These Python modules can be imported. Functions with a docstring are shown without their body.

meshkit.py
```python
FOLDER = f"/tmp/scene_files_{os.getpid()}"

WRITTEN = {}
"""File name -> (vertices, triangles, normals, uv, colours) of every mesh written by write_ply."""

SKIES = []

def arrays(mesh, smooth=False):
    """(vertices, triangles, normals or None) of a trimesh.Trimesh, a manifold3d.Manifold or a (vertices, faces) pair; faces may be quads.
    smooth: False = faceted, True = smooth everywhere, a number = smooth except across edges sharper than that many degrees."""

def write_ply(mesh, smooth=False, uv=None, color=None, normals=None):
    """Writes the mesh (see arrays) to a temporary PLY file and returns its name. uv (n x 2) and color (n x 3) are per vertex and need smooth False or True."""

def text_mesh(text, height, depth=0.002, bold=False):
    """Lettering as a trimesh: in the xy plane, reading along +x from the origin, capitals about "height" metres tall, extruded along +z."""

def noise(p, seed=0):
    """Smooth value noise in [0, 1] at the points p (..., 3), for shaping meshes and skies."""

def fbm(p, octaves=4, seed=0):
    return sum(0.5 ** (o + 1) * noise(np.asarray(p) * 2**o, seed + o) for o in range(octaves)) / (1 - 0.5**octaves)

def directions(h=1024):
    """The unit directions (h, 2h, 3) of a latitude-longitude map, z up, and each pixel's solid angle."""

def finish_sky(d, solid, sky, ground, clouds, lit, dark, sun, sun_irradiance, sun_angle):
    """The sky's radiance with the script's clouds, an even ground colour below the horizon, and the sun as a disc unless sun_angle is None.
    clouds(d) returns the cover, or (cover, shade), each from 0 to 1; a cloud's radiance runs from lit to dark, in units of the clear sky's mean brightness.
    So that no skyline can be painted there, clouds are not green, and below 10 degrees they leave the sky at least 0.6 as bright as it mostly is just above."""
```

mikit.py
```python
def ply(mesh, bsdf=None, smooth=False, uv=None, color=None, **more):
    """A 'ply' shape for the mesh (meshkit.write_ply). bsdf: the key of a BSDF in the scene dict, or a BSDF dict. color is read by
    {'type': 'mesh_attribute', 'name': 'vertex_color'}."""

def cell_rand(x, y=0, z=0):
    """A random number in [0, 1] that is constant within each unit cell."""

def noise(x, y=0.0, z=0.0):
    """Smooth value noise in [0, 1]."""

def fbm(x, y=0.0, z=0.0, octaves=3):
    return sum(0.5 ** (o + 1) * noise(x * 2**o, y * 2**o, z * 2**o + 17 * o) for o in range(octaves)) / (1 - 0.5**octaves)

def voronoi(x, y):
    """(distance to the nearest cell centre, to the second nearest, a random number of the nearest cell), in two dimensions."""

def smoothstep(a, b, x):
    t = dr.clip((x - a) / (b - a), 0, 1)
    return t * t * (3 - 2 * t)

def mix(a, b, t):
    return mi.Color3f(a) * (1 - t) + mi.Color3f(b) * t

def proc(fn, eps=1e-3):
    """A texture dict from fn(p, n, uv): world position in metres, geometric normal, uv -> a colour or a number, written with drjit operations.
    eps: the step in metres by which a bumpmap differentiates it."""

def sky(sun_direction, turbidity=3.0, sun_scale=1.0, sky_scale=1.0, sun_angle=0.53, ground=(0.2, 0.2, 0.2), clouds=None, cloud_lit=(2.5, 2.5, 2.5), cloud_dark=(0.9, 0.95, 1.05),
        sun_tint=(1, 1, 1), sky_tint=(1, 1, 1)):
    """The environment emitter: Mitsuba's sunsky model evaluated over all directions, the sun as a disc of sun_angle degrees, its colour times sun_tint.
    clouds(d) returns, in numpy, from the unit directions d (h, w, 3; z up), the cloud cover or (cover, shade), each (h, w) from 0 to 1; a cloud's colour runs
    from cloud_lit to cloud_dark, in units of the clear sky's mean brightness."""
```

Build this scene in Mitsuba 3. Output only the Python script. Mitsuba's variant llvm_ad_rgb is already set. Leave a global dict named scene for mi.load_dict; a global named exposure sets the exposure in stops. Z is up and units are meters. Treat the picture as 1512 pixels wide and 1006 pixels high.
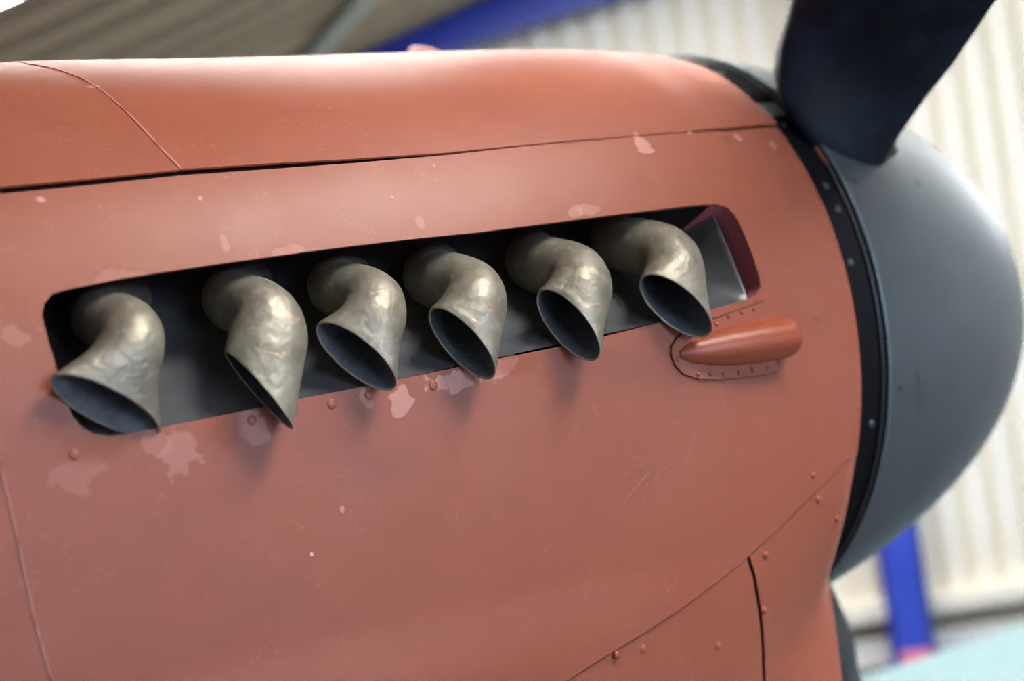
import math, random
import numpy as np, trimesh, shapely, shapely.geometry as sg, shapely.ops
import mitsuba as mi, drjit as dr
import mikit, meshkit
from mikit import noise, fbm, smoothstep, mix
from scipy.interpolate import PchipInterpolator, CubicSpline

T = mi.ScalarTransform4f
scene, labels = {}, {}
rng = random.Random(7)
PI = math.pi

# ------------------------------------------------------------------ camera, sky, lamps, exposure
exposure = 0.22
AXIS_Z = 1.665                                   # height of the aeroplane's thrust line
F = np.array([math.sin(math.radians(30)), math.cos(math.radians(30)), 0.0])      # hangar depth direction
R0 = np.array([F[1], -F[0], 0.0])                                                # hangar width direction
ROLL = math.radians(8.3)
RIGHT = math.cos(ROLL) * R0 - math.sin(ROLL) * np.array([0, 0, 1.0])
UP = math.sin(ROLL) * R0 + math.cos(ROLL) * np.array([0, 0, 1.0])
CAM = np.array([0, 0, AXIS_Z]) - 2.034 * (F + 253 / 2100 * RIGHT + 1 / 2100 * UP)
scene['camera'] = {'type': 'thinlens', 'fov': math.degrees(2 * math.atan(756 / 2100)), 'fov_axis': 'x', 'aperture_radius': 0.0105, 'focus_distance': 1.37,
                   'near_clip': 0.05, 'far_clip': 200.0, 'to_world': T().look_at(origin=CAM.tolist(), target=(CAM + F).tolist(), up=UP.tolist())}


def sky_clouds(d):
    c = meshkit.fbm(d * [2.0, 2.0, 5.0], 4, 3)
    return np.clip((c - 0.35) * 3, 0, 1) * 0.85


SKY_SCALE = 36.0
_sd = -0.35 * F - 0.5 * R0 + np.array([0, 0, 1.2])
scene['sky'] = mikit.sky(_sd, turbidity=3.0, sun_scale=0.0, sky_scale=SKY_SCALE, sky_tint=(0.82, 0.93, 1.1), ground=(0.25, 0.25, 0.24), clouds=sky_clouds, cloud_lit=(1.6, 1.6, 1.6), cloud_dark=(1.0, 1.03, 1.1))
ROOFLIGHT = 17.0                                  # radiance of the translucent rooflights
ROOFLIGHT_COLOR = (1.0, 0.97, 0.92)
ROOFLIGHTS_WITH_ADDED = [(-2.0, -1.18, 2.4, 3.87, 1.0), (0.95, 2.75, 0.40, 1.25, 1.95), (-0.4, 1.4, 4.0, 5.0, 0.75), (-1.1, 0.2, 2.75, 3.35, 0.8), (2.9, 4.5, 4.7, 6.0, 0.55)]    # width from, to, depth from, to, strength


def hp(lat, dep, z):
    """A point of the hangar: metres to the right of and ahead of the photographer's spot, height above the floor."""
    return np.array([CAM[0], CAM[1], 0]) + lat * R0 + dep * F + np.array([0, 0, z])

# ------------------------------------------------------------------ helpers
def lin(r, g, b):
    return tuple(((c / 255) / 12.92 if c / 255 < 0.04045 else ((c / 255 + 0.055) / 1.055) ** 2.4) for c in (r, g, b))


def numbered(key):
    if key not in scene:
        return key
    n = 1
    while f'{key}_{n:03d}' in scene:
        n += 1
    return f'{key}_{n:03d}'


def put(key, mesh, bsdf, label=None, category=None, kind=None, group=None, smooth=30, **more):
    key = numbered(key)
    scene[key] = mikit.ply(mesh, bsdf, smooth=smooth, **more) if not isinstance(mesh, dict) else mesh
    d = {k: v for k, v in dict(label=label, category=category, kind=kind, group=group).items() if v}
    if d:
        labels[key] = d
    return key


def tm(v, f):
    return trimesh.Trimesh(np.asarray(v, float), np.asarray(f), process=False)


def loft(rings, closed=True, cap0=False, cap1=False):
    """Rings (n, m, 3) joined into a surface."""
    rings = np.asarray(rings, float)
    n, m = rings.shape[:2]
    f = []
    for i in range(n - 1):
        for j in range(m if closed else m - 1):
            a, b = i * m + j, i * m + (j + 1) % m
            f += [[a, b, b + m], [a, b + m, a + m]]
    v = rings.reshape(-1, 3)
    for i, on in ((0, cap0), (n - 1, cap1)):
        if on:
            c = len(v)
            v = np.vstack([v, rings[i].mean(0)])
            f += [[c, i * m + (j + 1) % m, i * m + j] if i == 0 else [c, i * m + j, i * m + (j + 1) % m] for j in range(m)]
    return tm(v, f)


def lathe(prof, n=96, o=(0, 0, AXIS_Z)):
    """(x, r) profile turned about the thrust line."""
    a = np.linspace(0, 2 * np.pi, n, endpoint=False)
    return loft([np.stack([np.full(n, o[0] + x), o[1] - r * np.sin(a), o[2] + r * np.cos(a)], 1) for x, r in prof])


def box(lo, hi, bev=0.0):
    """An upright box in hangar coordinates (width, depth, height), edges bevelled."""
    lo, hi = np.minimum(lo, hi), np.maximum(lo, hi)
    b = min(bev, *(0.45 * (hi - lo))) if bev else 0
    if b:
        pts = np.array([[(lo if s else hi)[0] + (b if s else -b) * (k != 0), (lo if t else hi)[1] + (b if t else -b) * (k != 1), (lo if u else hi)[2] + (b if u else -b) * (k != 2)]
                        for s in (0, 1) for t in (0, 1) for u in (0, 1) for k in range(3)])
    else:
        pts = np.array([[(lo, hi)[s][0], (lo, hi)[t][1], (lo, hi)[u][2]] for s in (0, 1) for t in (0, 1) for u in (0, 1)])
    m = trimesh.convex.convex_hull(pts)
    m.apply_transform(HANGAR)
    return m


HANGAR = np.eye(4)
HANGAR[:3, 0], HANGAR[:3, 1], HANGAR[:3, 3] = R0, F, [CAM[0], CAM[1], 0]


def prism(poly, lo, hi, frame):
    """A polygon extruded from lo to hi along the third axis of the frame."""
    m = trimesh.creation.extrude_polygon(sg.Polygon(poly), hi - lo, engine='earcut')
    m.apply_translation([0, 0, lo])
    m.apply_transform(frame)
    return m


def dome(r, h, seg=8):
    """A low round head of radius r and height h standing on z = 0."""
    v, f = [], []
    for k, (rr, z) in enumerate(((1.0, 0.0), (0.85, 0.55), (0.5, 0.9))):
        for j in range(seg):
            a = 2 * math.pi * j / seg
            v.append([r * rr * math.cos(a), r * rr * math.sin(a), h * z])
    v.append([0, 0, h])
    for i in range(2):
        for j in range(seg):
            a, b = i * seg + j, i * seg + (j + 1) % seg
            f += [[a, b, b + seg], [a, b + seg, a + seg]]
    f += [[2 * seg + j, 2 * seg + (j + 1) % seg, 3 * seg] for j in range(seg)]
    return tm(v, f)


def frame_at(p, n, spin=0.0):
    n = np.asarray(n, float) / np.linalg.norm(n)
    a = np.cross(n, [0, 0, 1.0] if abs(n[2]) < 0.9 else [1.0, 0, 0])
    a /= np.linalg.norm(a)
    b = np.cross(n, a)
    m = np.eye(4)
    m[:3, 0], m[:3, 1], m[:3, 2], m[:3, 3] = math.cos(spin) * a + math.sin(spin) * b, -math.sin(spin) * a + math.cos(spin) * b, n, p
    return m


# ------------------------------------------------------------------ the shape of the nose, in (x, angle from the top)
XS = [-3.6, -2.3, -1.5, -1.0, -.75, -.5, -.3, -.2, -.13, -.088, -.055]
W = [.48, .47, .455, .445, .44, .434, .428, .422, .416, .412, .408]
HU = [.42, .404, .404, .404, .404, .406, .408, .408, .405, .402, .397]
HD = [.80, .80, .80, .80, .79, .76, .64, .54, .485, .458, .412]
NU = [2.25, 2.25, 2.25, 2.25, 2.25, 2.2, 2.12, 2.06, 2.0, 2.0, 2.0]
ND = [2.7, 2.7, 2.7, 2.7, 2.7, 2.65, 2.6, 2.5, 2.4, 2.3, 2.0]
WC = [.40, .40, .40, .40, .39, .375, .355, .335, .322, .312, .298]          # the chin below: half width, depth, softness of the fold
HC = [.86, .86, .86, .86, .86, .86, .84, .80, .72, .66, .60]
KC = [.05, .05, .05, .05, .05, .045, .038, .030, .022, .017, .012]
FW, FHU, FHD, FNU, FND, FWC, FHC, FKC = [PchipInterpolator(XS, a) for a in (W, HU, HD, NU, ND, WC, HC, KC)]


def radius(x, t):
    up = np.cos(t) >= 0
    w, h, n = FW(x), np.where(up, FHU(x), FHD(x)), np.where(up, FNU(x), FND(x))
    s, c = np.abs(np.sin(t)) + 1e-9, np.abs(np.cos(t)) + 1e-9
    a = ((s / w) ** n + (c / h) ** n) ** (-1 / n)
    b = np.where(up, 0.1, ((s / FWC(x)) ** 9 + (c / FHC(x)) ** 9) ** (-1 / 9))
    u = np.clip((np.abs(t) - 1.7) / .45, 0, 1)
    b = 0.1 + (b - 0.1) * u * u * (3 - 2 * u)
    k = FKC(x)
    m = np.sqrt((a - b) ** 2 + k * k)
    return 0.5 * (a + b + m) - np.where(b < a, 0.5 * (m - np.abs(a - b)) * np.clip((a - b) / (2 * k) - .2, 0, 1), 0)


def raw(x, t):
    r = radius(x, t)
    return np.stack([x + 0 * r, -r * np.sin(t), AXIS_Z + r * np.cos(t)], -1)


def normal(x, t):
    e = 1e-4
    n = np.cross(raw(x, t + e) - raw(x, t - e), raw(x + e, t) - raw(x - e, t))
    n /= np.linalg.norm(n, axis=-1, keepdims=True)
    out = np.stack([0 * np.asarray(x, float) + 0 * t, -np.sin(t), np.cos(t)], -1)
    return n * np.sign((n * out).sum(-1, keepdims=True))


def dents(x, t):
    p = np.stack([x * 7.0, t * 3.2, 0 * x + 1.7], -1)
    return 0.0022 * (meshkit.fbm(p, 2, 5) - 0.5)


def skin(x, t, off=0.0):
    x, t = np.broadcast_arrays(np.asarray(x, float), np.asarray(t, float))
    return raw(x, t) + normal(x, t) * (np.asarray(off) + dents(x, t))[..., None]


Q = 0.42                                          # metres of girth per radian


def sheet(poly, off=0.0, thick=0.0018, step=0.007, inside=False):
    """A piece of skin: the polygon (x, girth) laid on the nose at height off, with its cut edges turned in by thick."""
    minx, miny, maxx, maxy = poly.bounds
    nx, ny = max(1, math.ceil((maxx - minx) / step)), max(1, math.ceil((maxy - miny) / step))
    gx, gy = np.linspace(minx, maxx, nx + 1), np.linspace(miny, maxy, ny + 1)
    a, b = np.meshgrid(np.arange(nx), np.arange(ny), indexing='ij')
    a, b = a.ravel(), b.ravel()
    cells = shapely.box(gx[a], gy[b], gx[a + 1], gy[b + 1])
    shapely.prepare(poly)
    full, touch = shapely.contains_properly(poly, cells), shapely.intersects(poly, cells)
    ids = lambda i, j: i * (ny + 1) + j  # noqa: E731
    V = [np.stack(np.meshgrid(gx, gy, indexing='ij'), -1).reshape(-1, 2)]
    A, B = a[full], b[full]
    Fs = [np.stack([ids(A, B), ids(A + 1, B), ids(A + 1, B + 1)], 1), np.stack([ids(A, B), ids(A + 1, B + 1), ids(A, B + 1)], 1)]
    at = len(V[0])
    for g in shapely.intersection(poly, cells[touch & ~full]):
        for p in getattr(g, 'geoms', [g]):
            if p.geom_type != 'Polygon' or p.area < 1e-10:
                continue
            v, f = trimesh.creation.triangulate_polygon(p, engine='earcut')
            V.append(v)
            Fs.append(f + at)
            at += len(v)
    V, Fs = np.vstack(V), np.vstack(Fs)
    _, first, back = np.unique(np.round(V / 2e-6).astype(np.int64), axis=0, return_index=True, return_inverse=True)
    V, Fs = V[first], back.ravel()[Fs]
    d = V[Fs[:, 1]] - V[Fs[:, 0]]
    e = V[Fs[:, 2]] - V[Fs[:, 0]]
    ar = d[:, 0] * e[:, 1] - d[:, 1] * e[:, 0]
    Fs = Fs[np.abs(ar) > 1e-12]
    ar = ar[np.abs(ar) > 1e-12]
    Fs = np.where((ar < 0)[:, None], Fs[:, ::-1], Fs)     # anticlockwise in (x, girth)
    used = np.unique(Fs)
    new = np.full(len(V), -1)
    new[used] = np.arange(len(used))
    V, Fs = V[used], new[Fs]
    hgt = off(V[:, 0], V[:, 1] / Q) if callable(off) else np.full(len(V), off)
    P = skin(V[:, 0], V[:, 1] / Q, hgt)
    k = 0
    tri = P[Fs[:200]]
    if (np.cross(tri[:, 1] - tri[:, 0], tri[:, 2] - tri[:, 0]) * normal(V[Fs[:200, 0], 0], V[Fs[:200, 0], 1] / Q)).sum() < 0:
        Fs = Fs[:, ::-1]
    if thick:
        E = np.vstack([Fs[:, [0, 1]], Fs[:, [1, 2]], Fs[:, [2, 0]]])
        key = np.sort(E, 1)
        _, inv_, cnt = np.unique(key, axis=0, return_inverse=True, return_counts=True)
        E = E[cnt[inv_.ravel()] == 1]
        ring = np.unique(E)
        low = np.full(len(V), -1)
        low[ring] = len(P) + np.arange(len(ring))
        P2 = skin(V[ring, 0], V[ring, 1] / Q, hgt[ring] - thick)
        P = np.vstack([P, P2])
        Fs = np.vstack([Fs, np.stack([E[:, 1], E[:, 0], low[E[:, 0]]], 1), np.stack([E[:, 1], low[E[:, 0]], low[E[:, 1]]], 1)])
    return tm(P, Fs)


def strip_of(line, lo, hi, thick_off, n=2):
    pass


SEAM_TOP=[(-0.98,1.0496),(-0.9047,1.0426),(-0.8208,1.0319),(-0.7319,1.0295),(-0.647,1.0263),(-0.5476,1.0185),(-0.4554,1.0029),(-0.3284,0.9857),(-0.2053,0.9605),(-0.1352,0.9399),(-0.0551,0.9174)] 
SEAM_CROSS=[(-0.8974,0.4665),(-0.88,0.5523),(-0.8645,0.6462),(-0.8545,0.7346),(-0.847,0.8172),(-0.8398,0.8897),(-0.8324,0.9501),(-0.8262,1.0003),(-0.8208,1.0319)] 
SEAM_AFT=[(-1.0253,1.4741),(-1.022,1.5858),(-1.0174,1.722),(-1.0133,1.8654),(-1.0065,1.9651),(-1.0026,2.0246)] 
SEAM_LOW=[(-0.0512,1.9612),(-0.0897,1.9536),(-0.1217,1.9847),(-0.1525,2.011),(-0.2119,2.0582),(-0.261,2.0914),(-0.3221,2.1232),(-0.372,2.1468),(-0.4194,2.165),(-0.4646,2.1793),(-0.5167,2.1986),(-0.5826,2.2155)]
SEAM_CHIN=[(-0.261,2.0914),(-0.2524,2.1382),(-0.2453,2.1958),(-0.2373,2.2554),(-0.2285,2.3252),(-0.2191,2.4034),(-0.2157,2.4514)] 
SLOT=[(-0.97,1.3191),(-0.9659,1.2962),(-0.9579,1.2807),(-0.9469,1.2752),(-0.8982,1.2632),(-0.8375,1.2556),(-0.7736,1.249),(-0.6923,1.2415),(-0.6203,1.2366),(-0.5444,1.2344),(-0.463,1.2266),(-0.3761,1.2179),(-0.3021,1.212),(-0.2479,1.2067),(-0.2249,1.207),(-0.2109,1.2186),(-0.2042,1.2415),(-0.1999,1.3013),(-0.1978,1.3627),(-0.1963,1.4152),(-0.1981,1.4442),(-0.2068,1.4641),(-0.2198,1.4702),(-0.276,1.4849),(-0.324,1.4948),(-0.4144,1.5117),(-0.482,1.5212),(-0.5501,1.5276),(-0.6587,1.539),(-0.7552,1.5477),(-0.8323,1.5559),(-0.8899,1.5611),(-0.9305,1.5621),(-0.944,1.5534),(-0.954,1.5359),(-0.9601,1.5109),(-0.9627,1.4758),(-0.9661,1.4238),(-0.9687,1.3717)] 
RIVET=[(-0.1509,1.9576),(-0.1412,2.0267),(-0.1004,2.109),(-0.2343,2.1048),(-0.2358,2.2293),(-0.4544,2.1845),(-0.0613,1.8177)] 
FLUSH=[(-0.9506,1.077),(-0.8226,0.6698),(-0.8074,1.5754),(-0.73,1.5687),(-0.692,1.5629),(-0.6245,1.5646),(-0.9628,1.5859),(-0.1327,0.9699),(-0.0851,1.0048),(-0.4181,2.1932),(-0.3122,2.2474),(-0.121,1.5438),(-0.1575,0.9811),(-0.2074,0.9606),(-0.5014,0.8281),(-0.0784,2.2107)]
FAIR_BASE=[(-0.3392,1.5613),(-0.3304,1.5437),(-0.3163,1.5308),(-0.2887,1.5161),(-0.2586,1.5049),(-0.2222,1.4911),(-0.1976,1.4826),(-0.178,1.5146),(-0.1742,1.5882),(-0.1835,1.6486),(-0.1937,1.6703),(-0.2329,1.6696),(-0.2799,1.6626),(-0.3094,1.6512),(-0.3284,1.6333),(-0.3375,1.6086),(-0.3409,1.5825)] 
FAIR_RIV=[(-0.3128,1.5436),(-0.275,1.5232),(-0.2561,1.5091),(-0.2366,1.5035),(-0.218,1.4992),(-0.3345,1.5945),(-0.3103,1.6391),(-0.2928,1.6447),(-0.275,1.6505),(-0.2537,1.654),(-0.2336,1.6536),(-0.2115,1.6573),(-0.1928,1.6456)] 
STUBS = [
    [[-0.9334,-0.452,0.0291],[0.042,0.0102,-0.03],[-0.0103,0.0144,-0.0095],[-0.9055,-0.441,0.0716],[-0.8944,-0.4366,0.0886],[-0.9113,-0.3861,0.1057],0.0291,0.0263],
    [[-0.8011,-0.452,0.0236],[0.021,-0.0135,-0.0377],[0.003,0.0186,-0.005],[-0.7785,-0.4363,0.0709],[-0.7695,-0.4301,0.0899],[-0.7874,-0.3767,0.108],0.0355,0.0237],
    [[-0.7049,-0.452,0.0408],[0.0281,-0.0122,-0.0336],[-0.0064,0.0157,-0.0111],[-0.6772,-0.4382,0.0731],[-0.6631,-0.4312,0.0895],[-0.6817,-0.3758,0.1083],0.0307,0.0283],
    [[-0.5957,-0.452,0.0387],[0.022,-0.0107,-0.0366],[-0.0059,0.0182,-0.0089],[-0.5692,-0.4362,0.0708],[-0.5551,-0.4278,0.0879],[-0.5745,-0.3701,0.1075],0.0327,0.0301],
    [[-0.4751,-0.452,0.0416],[0.0181,-0.0158,-0.0373],[-0.0061,0.0183,-0.0107],[-0.4466,-0.436,0.073],[-0.431,-0.4273,0.0901],[-0.4512,-0.367,0.1106],0.0335,0.0308],
    [[-0.3414,-0.452,0.0453],[0.0321,-0.0064,-0.035],[-0.0083,0.0185,-0.0111],[-0.3209,-0.4298,0.0812],[-0.3095,-0.4176,0.101],[-0.3308,-0.3543,0.1225],0.0336,0.0315],
]



def q(pts):
    return [(x, t * Q) for x, t in pts]


# ------------------------------------------------------------------ materials
def mat(name, fn_or_rgb, rough=0.5, metallic=0.0, spec=0.5, bump=None, rough_fn=None, two=True, **more):
    col = mikit.proc(fn_or_rgb) if callable(fn_or_rgb) else {'type': 'rgb', 'value': list(fn_or_rgb)}
    d = {'type': 'principled', 'base_color': col, 'roughness': mikit.proc(rough_fn) if rough_fn else rough, 'metallic': metallic, 'specular': spec, **more}
    if bump:
        fn, scale, eps = bump
        d = {'type': 'bumpmap', 'arbitrary': mikit.proc(fn, eps), 'scale': scale, 'nested': d} if False else {'type': 'bumpmap', 'tex': mikit.proc(fn, eps), 'scale': scale, 'bsdf': d}
    scene[name] = {'type': 'twosided', 'bsdf': d} if two else d
    return name


PRIMER = (0.335, 0.088, 0.046)
# paint chips and stains: (x, angle, half length, half girth, ragged, colour, strength)
PALE, RUST, SOOT, MAUVE = (0.62, 0.30, 0.24), (0.30, 0.055, 0.012), (0.16, 0.075, 0.065), (0.40, 0.15, 0.12)
MARKS = [(-.2872, 1.0098, .010, .013, .6, PALE, .9), (-.661, 1.588, .011, .013, .6, PALE, .75), (-.606, 1.562, .026, .010, .7, PALE, .8), (-.560, 1.552, .028, .010, .7, PALE, .7), (-.6949, 1.568, .008, .012, .6, PALE, .5),
         (-.40, 1.200, .012, .006, .6, PALE, .35), (-.418, 1.200, .009, .007, .6, PALE, .35), (-.876, 1.62, .014, .020, .7, PALE, .35), (-.8947, 1.5894, .012, .010, .7, PALE, .25), (-.8063, 1.588, .013, .014, .5, PALE, .4),
         (-.7348, 1.7823, .0022, .003, .3, PALE, .9), (-.7699, 1.8556, .0017, .0017, .2, (.8, .6, .5), .95), (-.949, 1.0773, .0045, .004, .4, PALE, .6), (-.9615, 1.625, .020, .012, .8, PALE, .22), (-.9937, 1.3647, .010, .010, .8, PALE, .3),
         (-.973, 1.4914, .012, .024, .4, RUST, .55), (-.945, 1.575, .026, .012, .4, RUST, .6), (-.8347, 1.585, .018, .014, .5, RUST, .75), (-.535, 1.545, .024, .011, .5, RUST, .6), (-.0673, 1.894, .010, .018, .4, RUST, .35),
         (-.1344, .9734, .004, .005, .5, (.7, .5, .4), .9), (-.0847, 1.004, .005, .006, .5, PALE, .6), (-.81, 1.10, .0022, .0025, .3, PALE, .7), (-.80, 1.21, .003, .008, .6, PALE, .35), (-.9, 1.262, .02, .006, .7, PALE, .2), (-.74, 1.24, .014, .006, .7, PALE, .25),
         (-.86, .70, .006, .003, .5, PALE, .6), (-.60, 1.2, .004, .006, .6, PALE, .3), (-.62, 1.13, .001, .001, .2, PALE, .9), (-.56, 1.05, .001, .001, .2, PALE, .8)]


SCRATCHES_AND_LIT_EDGE = [((-.4342, 1.9078), (-.3857, 1.8403), .0005, .35), ((-.3181, 1.7645), (-.3412, 1.8518), .0005, .25), ((-.7842, 1.7789), (-.7731, 1.8074), .0006, .3), ((-.45, 1.66), (-.44, 1.70), .0006, .3)]
# lit edge of the lapped cross seam painted pale, and the aft paint line
SCRATCHES_AND_LIT_EDGE += [((a[0] + .0014, a[1]), (c[0] + .0014, c[1]), .0016, .55) for a, c in zip(SEAM_CROSS[:-2:2], SEAM_CROSS[2::2])]
SCRATCHES_AND_LIT_EDGE += [((a[0] + .001, a[1]), (c[0] + .001, c[1]), .0014, .4) for a, c in zip(SEAM_AFT[1:-1], SEAM_AFT[2:])]


def primer_color(p, n, uv):
    x, th = p.x, dr.atan2(-p.y, p.z - AXIS_Z)
    g = th * Q
    c = mix(PRIMER, (0.36, 0.102, 0.056), fbm(x * 9, g * 9, 3.0, 4) * 1.3 - 0.15)
    soot = smoothstep(0.45, 0.8, fbm(x * 5 + 3, g * 9, 8.0, 3)) * smoothstep(0.62, 0.68, g) * smoothstep(0.90, 0.72, g) * smoothstep(-0.2, -0.4, x)
    c = mix(c, SOOT, soot * 0.35)
    wob = (fbm(x * 90, g * 90, 1.0, 3) - 0.5) * 2.2
    for mx, mt, hl, hg, rag, col, amt in MARKS:
        d = dr.sqrt(dr.square((x - mx) / hl) + dr.square((g - mt * Q) / hg)) + rag * wob
        edge = 0.12 if col is not RUST and col is not SOOT else 0.6
        c = mix(c, col, smoothstep(1 + edge, 1 - edge, d) * amt)
    for (ax, at_), (bx, bt), wd, amt in SCRATCHES_AND_LIT_EDGE:
        ux, ug = bx - ax, (bt - at_) * Q
        ln = math.hypot(ux, ug)
        s = ((x - ax) * ux + (g - at_ * Q) * ug) / ln
        d = dr.abs((x - ax) * ug - (g - at_ * Q) * ux) / ln
        c = mix(c, PALE, smoothstep(wd, wd * 0.4, d) * smoothstep(0, 0.15 * ln, s) * smoothstep(ln, 0.85 * ln, s) * amt)
    speck = smoothstep(0.80, 0.84, noise(x * 420, g * 420, 2.0)) * smoothstep(0.62, 0.7, noise(x * 40, g * 40, 5.0))
    return mix(c, PALE, speck * 0.12)


def primer_rough(p, n, uv):
    return 0.43 + 0.10 * fbm(p.x * 14, p.y * 14, p.z * 14, 3)


mat('primer', primer_color, rough_fn=primer_rough, spec=0.5)
mat('primer_plain', (0.35, 0.10, 0.06), rough=0.42)
mat('primer_bright', (0.36, 0.078, 0.032), rough=0.38)
mat('primer_pink', (0.55, 0.23, 0.20), rough=0.5)
mat('mauve_primer', (0.46, 0.13, 0.16), rough=0.5)
mat('gap_dark', (0.05, 0.02, 0.015), rough=0.8)


def stub_color(p, n, uv):
    a = fbm(p.x * 60, p.y * 60, p.z * 60, 4)
    c = mix((0.285, 0.256, 0.192), (0.375, 0.338, 0.265), smoothstep(0.3, 0.7, a))
    c = mix(c, (0.50, 0.46, 0.38), 0.4 * smoothstep(0.62, 0.75, fbm(p.x * 130, p.y * 130, p.z * 130, 3)))
    return mix(c, (0.45, 0.20, 0.12), 0.35 * smoothstep(0.70, 0.78, fbm(p.x * 75 + 9, p.y * 75, p.z * 75, 3)))


def stub_rough(p, n, uv):
    return 0.40 + 0.20 * fbm(p.x * 90, p.y * 90, p.z * 90, 3)


def stub_bump(p, n, uv):
    return fbm(p.x * 160, p.y * 160, p.z * 160, 3) + 0.5 * fbm(p.x * 45, p.y * 45, p.z * 45, 2)


mat('stub_metal', stub_color, rough_fn=stub_rough, metallic=0.6, bump=(stub_bump, 0.0011, 5e-4))


def soot_color(p, n, uv):
    return mix((0.07, 0.075, 0.085), (0.17, 0.185, 0.21), fbm(p.x * 120, p.y * 120, p.z * 120, 3))


mat('stub_bore', soot_color, rough=0.55, metallic=0.3)


def plate_color(p, n, uv):
    return mix((0.115, 0.119, 0.125), (0.19, 0.195, 0.20), fbm(p.x * 20, p.y * 20, p.z * 60, 3))


mat('bare_plate', plate_color, rough=0.36, metallic=0.5)


def spinner_color(p, n, uv):
    return mix((0.050, 0.061, 0.068), (0.066, 0.078, 0.085), fbm(p.x * 16, p.y * 16, p.z * 16, 3))


mat('spinner_paint', spinner_color, rough=0.45, spec=0.5, clearcoat=0.6, clearcoat_gloss=0.75)
mat('spinner_lip_glint', (0.16, 0.24, 0.27), rough=0.3)  # pale blue stands for the highlight along the rear lip
def backplate_color(p, n, uv):
    return mix((0.03, 0.036, 0.04), (0.35, 0.09, 0.04), smoothstep(0.60, 0.66, fbm(p.y * 9 + 3, p.z * 9, 2.0, 3)))


mat('backplate_grey', backplate_color, rough=0.4)
mat('black_ring', (0.004, 0.004, 0.006), rough=0.6, spec=0.15)
mat('bolt_grey', (0.05, 0.055, 0.075), rough=0.45)
mat('fastener_dark', (0.03, 0.035, 0.035), rough=0.5)


def blade_color(p, n, uv):
    return mix((0.004, 0.007, 0.013), (0.010, 0.018, 0.034), smoothstep(0.4, 0.75, fbm(p.x * 22, p.y * 22, p.z * 22, 3)))


mat('blade_black', blade_color, rough=0.55, spec=0.25)
mat('cuff_green', (0.035, 0.06, 0.02), rough=0.5)
mat('tab_grey', (0.35, 0.36, 0.34), rough=0.5)

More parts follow.
